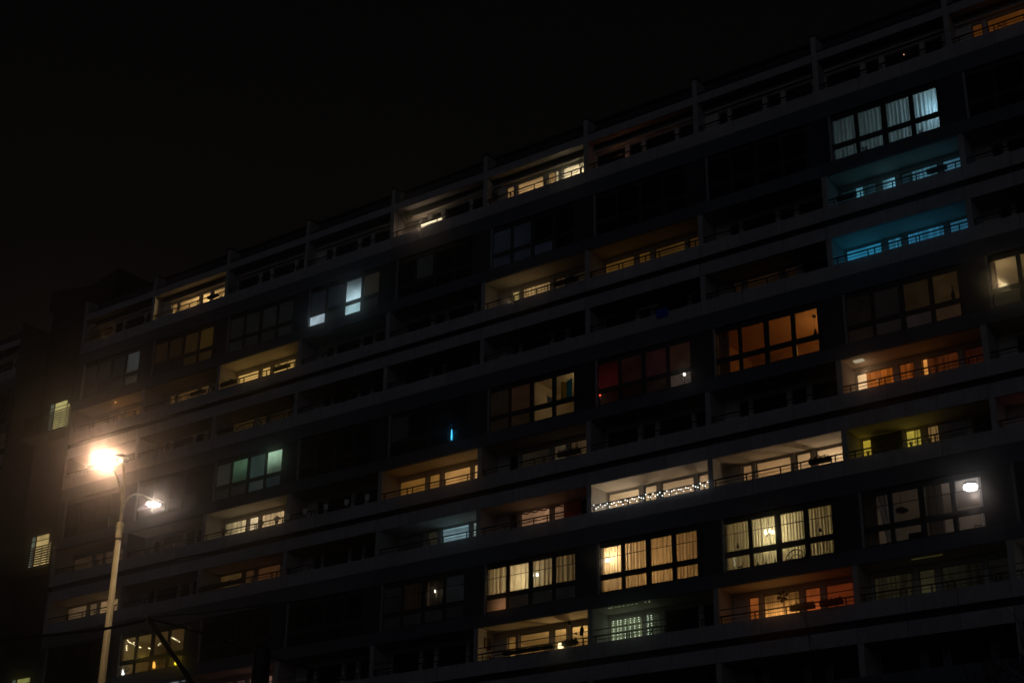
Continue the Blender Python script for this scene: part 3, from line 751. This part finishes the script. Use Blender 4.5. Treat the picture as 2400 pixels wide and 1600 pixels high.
# ------------------------------------------------------------------ fairy lights
def ball_mesh(r):
    bm = bmesh.new(); bmesh.ops.create_icosphere(bm, subdivisions=1, radius=r); me = bpy.data.meshes.new('bulb'); bm.to_mesh(me); bm.free(); return me
def fairy(label, wire, spots, mat, r=.022, wr=.006, group=None):
    t = thing('fairy_lights', label, 'fairy lights', spots[0], group)
    for w in wire: obj('cable', MB().tube(w, wr, 4), M['dark'], t)
    me = ball_mesh(r); me.materials.append(mat)
    for p in spots:
        o = bpy.data.objects.new('bulb', me); COL.objects.link(o); o.parent = t; o.location = Vector(p)-Vector(spots[0])
    return t
cold = emit('cold_bulb', (.85,.95,1), 6.0); warm = emit('warm_bulb', (1,.80,.45), 6.5); pale = emit('pale_bulb', (.80,1,.72), 1.7)
pts = []; wl = []
for i in range(50):
    q = i/49; x = 6*BW+.37+5.53*q; ph = q*17
    tri = abs((ph % 1)*2-1); z = 22.70+.205*tri + RND.uniform(-.02,.02)
    wl.append((x, -.03, z)); pts.append((x, -.035, z-.01))
fairy('zigzag of cold white fairy lights along the bright cream balcony', [wl], pts, cold, .019)
spots = []; wires = []
for xx in (.49,.71,.86,1.08,1.32,1.53,1.75,2.18,2.35):
    ps = [(6*BW+xx+RND.uniform(-.015,.015), YW-.05, 18.12-.085*j) for j in range(10)]
    wires.append(ps); spots += ps
fairy('curtain of pale green white fairy lights over the window of the greenish balcony', wires, spots, pale, .021)
spots = [(6*BW+xx, .20, 18.40) for xx in (.93,1.05,1.25,1.42,1.63,1.85,2.05,2.26,2.68,2.87)]
fairy('row of faint fairy lights under the ceiling of the greenish balcony', [[(p[0], .20, 18.42) for p in spots]], spots, emit('faint_bulb', (.8,.95,.5), .6), .022)
hx = BW
spots = [(hx+a, .55, b) for a, b in ((.48,21.06),(.55,20.99),(.62,20.93),(.72,20.90),(.83,20.84),(.96,20.79),(1.1,20.71),(.99,20.87),(.46,20.78),(.45,20.70),(.47,20.62),(.49,20.54),(1.47,20.57),(1.56,20.54),(2.18,20.43),(2.27,20.40),(2.9,20.5),(3.0,20.56),(3.84,20.76),(3.95,20.72),(4.05,20.66),(4.16,20.62),(4.27,20.56),(4.44,20.47))]
fairy('golden fairy lights strung through the colourful low window by the street lamp', [[spots[i] for i in range(8)], [spots[i] for i in (2,8,9,10,11)], [spots[i] for i in range(12,16)], [spots[i] for i in range(16,24)]], spots, warm, .024)
for (a, z, r, c, s, lab) in ((.30,19.36,.10,(1,.88,.78),2.5,'white glowing lamp low at the left of the colourful window'), (2.62,19.50,.11,(1,.40,.06),1.6,'orange glowing lamp low in the middle of the colourful window'), (4.34,19.46,.10,(1,.72,.02),2.4,'yellow glowing lamp low at the right of the colourful window')):
    t = thing('table_lamp', lab, 'lamp', (hx+a, .6, z-.3), 'lamps on the sill of the colourful window')
    obj('base', MB().lathe((hx+a,.6,z-.34), [(.06,0),(.07,.02),(.02,.05),(.02,.2)], 10), M['dark'], t)
    obj('shade', MB().lathe((hx+a,.6,z-.14), [(r,0),(r*.95,.12),(r*.55,.30)], 12), emit('sill_lamp_glow', c, s*1.5), t)
pot_plant(hx+.75, .42, 19.05, .07, .42, 'leafy plant beside the white lamp in the colourful window', spread=(.22,.08,.18), n=90, leaf=.05)
pot_plant(hx+3.35, .42, 19.05, .08, .45, 'leafy plant beside the orange lamp in the colourful window', spread=(.30,.08,.2), n=110, leaf=.05)

# ------------------------------------------------------------------ things behind glass
fx = 5*BW
t = thing('flag', 'yellow and blue flag hung upright in a lit window', 'flag', (fx+4.5, .50, 28.42))
def flag_half(x0, x1, zt0, zt1, zb, mat):
    m = MB(); n = 8
    for yy in (.50, .506):
        for i in range(n+1):
            q = i/n; x = x0+(x1-x0)*q
            m.v += [(x, yy+.02*math.sin(x*14), zb+.01*math.sin(x*9)), (x, yy+.02*math.sin(x*14+.8), zt0+(zt1-zt0)*q)]
    o2 = 2*(n+1)
    for i in range(n):
        m.f.append((2*i, 2*i+2, 2*i+3, 2*i+1)); m.f.append((o2+2*i+1, o2+2*i+3, o2+2*i+2, o2+2*i))
    m.f += [(0, 1, o2+1, o2), (2*n, o2+2*n, o2+2*n+1, 2*n+1)]
    return obj('stripe', m, mat, t)
flag_half(fx+4.27, fx+4.55, 29.27, 29.20, 28.40, M['yellow']); flag_half(fx+4.551, fx+4.86, 29.21, 29.32, 28.42, M['azure'])
single('paper_shade', prism(MB(), [(fx+3.42,28.55),(fx+3.78,28.36),(fx+3.78,28.60),(fx+3.42,28.86)], .60, .66), M['white'], 'slanting pale board in the lit window left of the flag', 'board')
t = thing('fluorescent_tube', 'upright blue glowing tube in a dark window', 'neon tube', (4*BW+4.30, .26, 27.55))
obj('tube', MB().lathe((4*BW+4.30,.095,27.58), [(.022,0),(.026,.05),(.030,.14),(.026,.28),(.016,.52),(.008,.54)], 10), emit('blue_tube', (.06,.55,1), 2.4), t)
obj('tube_end', MB().lathe((4*BW+4.30,.095,28.28), [(.007,0),(.009,.08)], 8), emit('blue_tube_end', (.03,.2,.4), .6), t)
obj('holder', MB().box(4*BW+4.27, 4*BW+4.33, .085, .118, 27.54, 27.58), M['dark'], t)
t = thing('pendant_lamp', 'dark pendant lamp on a long cord in the orange room', 'lamp', (7*BW+4.61, 1.2, 28.7))
qx = 7*BW+4.62
obj('ceiling_rose', MB().lathe((qx,1.2,29.53), [(.04,0),(.085,.02),(.07,.07)], 12), M['dark'], t)
obj('cord', MB().tube([(qx,1.2,29.54),(qx,1.2,28.98)], .008, 5), M['dark'], t)
obj('shade', MB().lathe((qx,1.2,28.70), [(.105,0),(.095,.06),(.05,.26),(.02,.28)], 14), M['dark'], t)
chair(7*BW+2.85, .8, 27.04, 2.6, 'dark chair back behind the third lower pane of the orange room', mat='dark', s=.95)
t = thing('shelf', 'shelf rails on the left wall of the orange room', 'shelf', (7*BW+1.1, 2.0, 27.6))
for j in range(3): obj('board', MB().box(7*BW+.9, 7*BW+1.7, 2.6, 2.9, 27.5+.35*j, 27.53+.35*j), M['wood'], t)
for xx in (.9, 1.68): obj('upright', MB().box(7*BW+xx-.02, 7*BW+xx+.02, 2.6, 2.9, 27.04, 28.5), M['wood'], t)
for (a, z, r, c, s, lab) in ((.60,28.02,.055,(1,.10,.06),2.2,'red glowing figure lamp low in the red lit window'), (.98,28.13,.045,(1,.86,.66),7,'small white bulb low in the red lit window'), (4.93,27.93,.05,(1,.93,.78),7,'white bulb in the lower right pane of the red lit window')):
    x = 6*BW+a
    t = thing('table_lamp', lab, 'lamp', (x, .2, z-.3), 'small lamps in the red lit window')
    yy = .2 if a < 2 else .10
    obj('base', MB().lathe((x,yy,z-.36), [(.04,0),(.045,.02),(.012,.05),(.012,.30)], 8), M['dark'], t)
    obj('bulb', MB().lathe((x,yy,z-.06), [(.01,0),(r,.05),(r*.9,.09),(.01,.12)], 10), emit('sill_bulb', c, s), t)
# chandeliers
def chandelier(x, y, z, n, rad, mat, label, hang, r=.05):
    t = thing('chandelier', label, 'chandelier', (x, y, z))
    obj('stem', MB().tube([(x,y,z+hang),(x,y,z)], .012, 6), M['dark'], t)
    for j in range(n):
        a = 2*math.pi*j/n+.4; bx, by = x+rad*math.cos(a), y+rad*math.sin(a)
        obj('arm', MB().tube([(x,y,z),(x+rad*.6*math.cos(a),y+rad*.6*math.sin(a),z-.09),(bx,by,z)], .01, 5), M['dark'], t)
        obj('bulb', MB().lathe((bx,by,z), [(.012,0),(r,.05),(r*.9,.09),(.012,.14)], 10), mat, t)
chandelier(7*BW+2.33, .50, 20.42, 5, .16, emit('chandelier_bulb', (1,.88,.58), 7), 'chandelier with round glowing bulbs in the yellow curtained window', .55)
chandelier(5*BW+2.9, .43, 20.42, 3, .13, emit('chandelier_bulb_small', (1,.92,.72), 7), 'small chandelier with white bulbs in the cream curtained window', .5, .045)
chandelier(4*BW+3.55, .42, 20.44, 3, .22, emit('hanging_bulb', (1,.85,.66), 6), 'chandelier of three small bulbs in an otherwise dark window', .5, .022)
t = thing('wall_lamp', 'round white wall lamp at the left of the orange curtained window', 'lamp', (6*BW+.75, .40, 20.45))
obj('bracket', MB().box(6*BW+.70, 6*BW+.80, .40, .43, 20.40, 20.55), M['dark'], t)
obj('globe', MB().lathe((6*BW+.75,.37,20.43), [(.02,0),(.075,.05),(.075,.10),(.02,.15)], 12), emit('globe_glow', (1,.85,.62), 8), t)
t = thing('ceiling_lamp', 'dazzling white flush ceiling lamp in the mauve lit window', 'lamp', (8*BW+4.45, 1.2, 20.95))
obj('mount', MB().lathe((8*BW+4.45,1.2,21.12), [(.24,0),(.24,.05)], 16), M['dull'], t)
obj('diffuser', MB().lathe((8*BW+4.45,1.2,20.90), [(.10,0),(.24,.05),(.27,.12),(.24,.215)], 18), emit('ceiling_lamp_glow', (.95,.93,1), 6), t)
t = thing('pendant_lamp', 'dark pendant lamp in the second pane of the mauve lit window', 'lamp', (8*BW+1.80, .9, 20.45))
obj('cord', MB().tube([(8*BW+1.80,.9,21.16),(8*BW+1.80,.9,20.62)], .008, 5), M['dark'], t)
obj('shade', MB().lathe((8*BW+1.80,.9,20.40), [(.05,0),(.26,.09),(.28,.13),(.10,.24)], 12), M['dull'], t)
single('television', MB().box(8*BW+2.12, 8*BW+2.85, .55, .63, 19.0, 19.46), M['dark'], 'dark flat screen low in the second pane of the mauve lit window', 'television')
t = thing('table_lamp', 'round shaded table lamp glowing at the right picture edge', 'lamp', (9*BW+.82, .45, 28.4))
obj('base', MB().lathe((9*BW+.92,.45,28.05), [(.08,0),(.09,.03),(.03,.08),(.03,.35)], 12), M['dark'], t)
obj('shade', MB().lathe((9*BW+.92,.45,28.28), [(.20,0),(.19,.10),(.14,.19),(.05,.24)], 16), emit('shade_glow', (1,.78,.42), .9), t)
t = thing('vase', 'dark bottle vase standing in the dim brown window', 'vase', (8*BW+5.02, .10, TOP(1)-3.02))
vz = TOP(1)-3.03
obj('body', MB().lathe((8*BW+5.0,.08,TOP(1)-2.785), [(.07,0),(.085,.12),(.075,.2),(.03,.30),(.025,.52),(.03,.54)], 12), M['dark'], t)
# christmas things on the sill of the yellow window
sz = TOP(2)-3.53; ex = 7*BW; sy = .30
t = thing('candle_arch', 'dark fretwork candle arch on the sill of the yellow curtained window', 'candle arch', (ex+3.52, sy, sz))
obj('arch', MB().tube([(ex+3.52+.44*math.cos(math.pi*i/16), sy, sz+.42*math.sin(math.pi*i/16)) for i in range(17)], .022, 6), M['dark'], t)
obj('arch', MB().tube([(ex+3.52+.24*math.cos(math.pi*i/12), sy, sz+.22*math.sin(math.pi*i/12)) for i in range(13)], .014, 6), M['dark'], t)
obj('foot', MB().box(ex+3.04, ex+4.0, sy-.05, sy+.05, sz, sz+.03), M['dark'], t)
for j in range(7):
    a = math.pi*(j+.5)/7; obj('spoke', MB().tube([(ex+3.52+.22*math.cos(a), sy, sz+.21*math.sin(a)), (ex+3.52+.43*math.cos(a), sy, sz+.41*math.sin(a))], .012, 5), M['dark'], t)
for xx in (-.30,-.16,.12,.28): obj('figure', MB().lathe((ex+3.52+xx,sy,sz+.03), [(.03,0),(.035,.06),(.015,.10),(.022,.125),(.008,.15)], 8), M['dark'], t)
t = thing('reindeer_figure', 'small dark reindeer figure on the sill of the yellow curtained window', 'figure', (ex+1.13, sy, sz))
rb = MB(); x = ex+1.10
rb.tube([(x-.10,sy,sz+.12),(x,sy,sz+.125),(x+.08,sy,sz+.14)], .035, 7, .03); rb.tube([(x+.08,sy,sz+.14),(x+.115,sy,sz+.22)], .022, 6, .014); rb.tube([(x+.105,sy,sz+.225),(x+.17,sy,sz+.21)], .02, 6, .010)
for q in (-.09,-.06,.06,.09): rb.tube([(x+q,sy+(.012 if q in (-.09,.06) else -.012),sz+.12),(x+q+.01,sy,sz)], .012, 5, .008)
rb.tube([(x+.11,sy,sz+.235),(x+.09,sy,sz+.31),(x+.12,sy,sz+.36)], .007, 5); rb.tube([(x+.12,sy,sz+.235),(x+.15,sy,sz+.30),(x+.13,sy,sz+.35)], .007, 5)
obj('body', rb, M['dark'], t)
t = thing('twig_vase', 'vase of crooked twigs on the sill of the yellow curtained window', 'vase', (ex+2.24, sy, sz))
obj('vase', MB().lathe((ex+2.24,sy,sz), [(.03,0),(.04,.05),(.02,.11)], 10), M['dark'], t)
for (a, b) in ((-.20,.44),(-.02,.38),(.16,.40)):
    obj('twig', MB().tube([(ex+2.24,sy,sz+.10),(ex+2.24+a*.4,sy,sz+.2),(ex+2.24+a*.55,sy,sz+.27),(ex+2.24+a,sy,sz+b)], .010, 5, .004), M['dark'], t)
for (a, c, lab) in ((1.87,'wood','little dark cone tree left of the twigs on the yellow window sill'), (2.64,'wood','little dark cone tree right of the twigs on the yellow window sill')):
    t = thing('cone_tree', lab, 'figure', (ex+a, sy, sz), 'little trees on the yellow window sill')
    obj('cone', MB().lathe((ex+a,sy,sz+.03), [(.055,0),(.035,.08),(.045,.081),(.005,.2)], 8), M[c], t); obj('foot', MB().lathe((ex+a,sy,sz), [(.02,0),(.02,.03)], 6), M[c], t)
t = thing('bauble', 'dark hanging bauble in the right pane of the yellow curtained window', 'bauble', (ex+4.62, sy, 20.08))
obj('ball', MB().lathe((ex+4.62,sy,20.05), [(.015,0),(.065,.05),(.07,.10),(.045,.15),(.015,.19)], 12), M['wood'], t); obj('thread', MB().tube([(ex+4.62,sy,20.24),(ex+4.62,sy,20.95)], .004, 4), M['dark'], t)
t = thing('bauble', 'brown straw ornament hanging in the left pane of the yellow curtained window', 'bauble', (ex+1.03, sy, 20.05))
obj('ball', MB().lathe((ex+1.03,sy,19.99), [(.02,0),(.075,.06),(.06,.13),(.02,.24)], 8), M['wood'], t); obj('thread', MB().tube([(ex+1.03,sy,20.23),(ex+1.03,sy,20.95)], .004, 4), M['dark'], t)
spots = [(ex+.85+.025*math.sin(j*1.5), sy, 19.76-.07*j) for j in range(7)]
fairy('short hanging chain of white lights in the lower left pane of the yellow window', [spots], spots, emit('chain_bulb', (1,.95,.7), 3), .016)

# ------------------------------------------------------------------ lamps and added fill lights out on balconies and terraces
t = thing('tube_lamp', 'long bright tube lamp on the wall of the lit top terrace with the potted tree', 'lamp', (4*BW+2.2, YA-.05, 39.9))
obj('fitting', MB().box(4*BW+1.50, 4*BW+2.90, YA-.05, YA-.001, 39.93, 40.02), M['white'], t)
obj('tube', MB().tube([(4*BW+1.55,YA-.09,39.965),(4*BW+2.85,YA-.09,39.965)], .032, 8), emit('tube_glow', (1,.80,.52), 3.4), t)
point((4*BW+1.5, .50, 39.80), 9.5, (1,.72,.46), .05)
t = thing('tube_lamp', 'low orange lamp bar on the wall of the reddish top terrace', 'lamp', (6*BW+3.2, YA-.05, 39.5))
obj('fitting', MB().box(6*BW+1.5, 6*BW+4.9, YA-.05, YA-.001, 39.62, 39.68), M['wood'], t)
obj('tube', MB().tube([(6*BW+1.6,YA-.08,39.65),(6*BW+4.8,YA-.08,39.65)], .022, 8), emit('orange_bar', (1,.36,.12), .42), t)
point((6*BW+1.7, .45, 39.6), 2.2, (1,.42,.20), .06)
point((1.6, .40, 39.75), .9, (1,.55,.16), .06)
point((1*BW+3.0, .35, 39.75), 1.1, (1,.52,.2), .06)
point((5*BW+4.6, .30, 39.8), 1.6, (1,.92,.55), .06)
t = thing('spot_lamp', 'small orange spot lamp under the ceiling of the orange balcony above the street lamp', 'lamp', (3.36, .32, 35.1))
obj('housing', MB().lathe((3.36,.32,35.14), [(.06,0),(.07,.05),(.07,.09)], 12), M['dark'], t)
obj('bulb', MB().lathe((3.36,.32,35.115), [(.03,0),(.055,.026)], 12), emit('spot_glow', (1,.45,.10), 3.0), t)
point((3.2, .45, 34.95), 1.0, (1,.46,.14), .06)
t = thing('ceiling_lamp', 'pale flat lamp under the ceiling of the amber balcony', 'lamp', (8*BW+.78, .45, 26.75))
obj('fitting', MB().box(8*BW+.58, 8*BW+.98, .36, .56, 26.775, 26.828), emit('flat_lamp_glow', (1,.82,.55), .42), t)
point((8*BW+.9, .8, 26.45), 1.3, (1,.62,.32), .06)
point((8*BW+1.0, .6, 31.2), .2, (.12,.62,.85), .1)  # fill light added to tint the lower blue balcony, no fitting
point((8*BW+2.2, .6, 34.1), .12, (.18,.62,.75), .1)  # fill light added to tint the upper blue balcony, no fitting
point((5*BW+1.3, .5, 34.1), 1.0, (1,.72,.42), .08)
point((6*BW+1.0, .7, 22.75), 11.0, (1,.80,.55), .08)  # fill light added to brighten this balcony's ceiling and walls
t = thing('light_strip', 'blue and white glowing strip under the ceiling at the bottom left', 'light strip', (BW+3.9, .6, 18.36))
obj('blue_segment', MB().box(BW+2.60, BW+3.72, .58, .64, 18.40, 18.428), emit('blue_strip', (.10,.32,1), .9), t)
obj('white_segment', MB().box(BW+4.02, BW+4.60, .58, .64, 18.40, 18.428), emit('white_strip', (.6,.75,.9), .35), t)
obj('white_segment', MB().box(BW+4.86, BW+5.06, .58, .64, 18.40, 18.428), emit('white_strip_end', (.6,.75,.9), .25), t)
single('light_strip', MB().box(8*BW+2.2, 8*BW+3.4, .40, .46, 18.40, 18.428), emit('yellow_strip', (.75,.68,.20), .04), 'faint yellow strip under the ceiling of the dim greenish balcony', 'light strip')
single('marker_light', MB().lathe((8*BW+4.1, .0, 39.74), [(.01,0),(.022,.02),(.01,.04)], 8), emit('marker', (1,.55,.3), 1.6), 'tiny orange light on the dark top terrace', 'light')
single('doorway_glow', MB().box(9*BW+.95, 9*BW+1.3, YW+.03, YW+.06, 22.0, 23.4), G(150,90,80), 'pinkish lit gap of a door at the right picture edge', 'door')

# ------------------------------------------------------------------ ground
def ground(name, mb, mat): return tag(obj(name, mb, mat), kind='structure')
ground('ground', MB().box(-300, 400, -400, 300, -.5, 0), M['ground'])
ground('pavement', MB().box(-120, 180, -14, -.02, .001, .13), M['pave'])
ground('kerb', MB().box(-120, 180, -14.2, -14.001, .001, .14), M['kerb'])
ground('road', MB().box(-120, 180, -34, -14.201, .0005, .004), M['ground'])
for i in range(16):
    ground('lane_marking', MB().box(-20+7*i, -17+7*i, -24.1, -23.95, .0045, .008), M['mark'])

# ------------------------------------------------------------------ added air volume, put in to imitate lens glare round the lamp
hz = bpy.data.materials.new('glare_volume'); t_ = nt(hz)
ho = t_.nodes.new('ShaderNodeOutputMaterial'); pv = t_.nodes.new('ShaderNodeVolumePrincipled')
pv.inputs['Color'].default_value = (1, .96, .92, 1); pv.inputs['Density'].default_value = .0040; pv.inputs['Anisotropy'].default_value = .992
t_.links.new(pv.outputs[0], ho.inputs['Volume'])
tag(obj('glare_haze', MB().box(-310, 410, -410, 310, -1.5, 52), hz), kind='stuff')
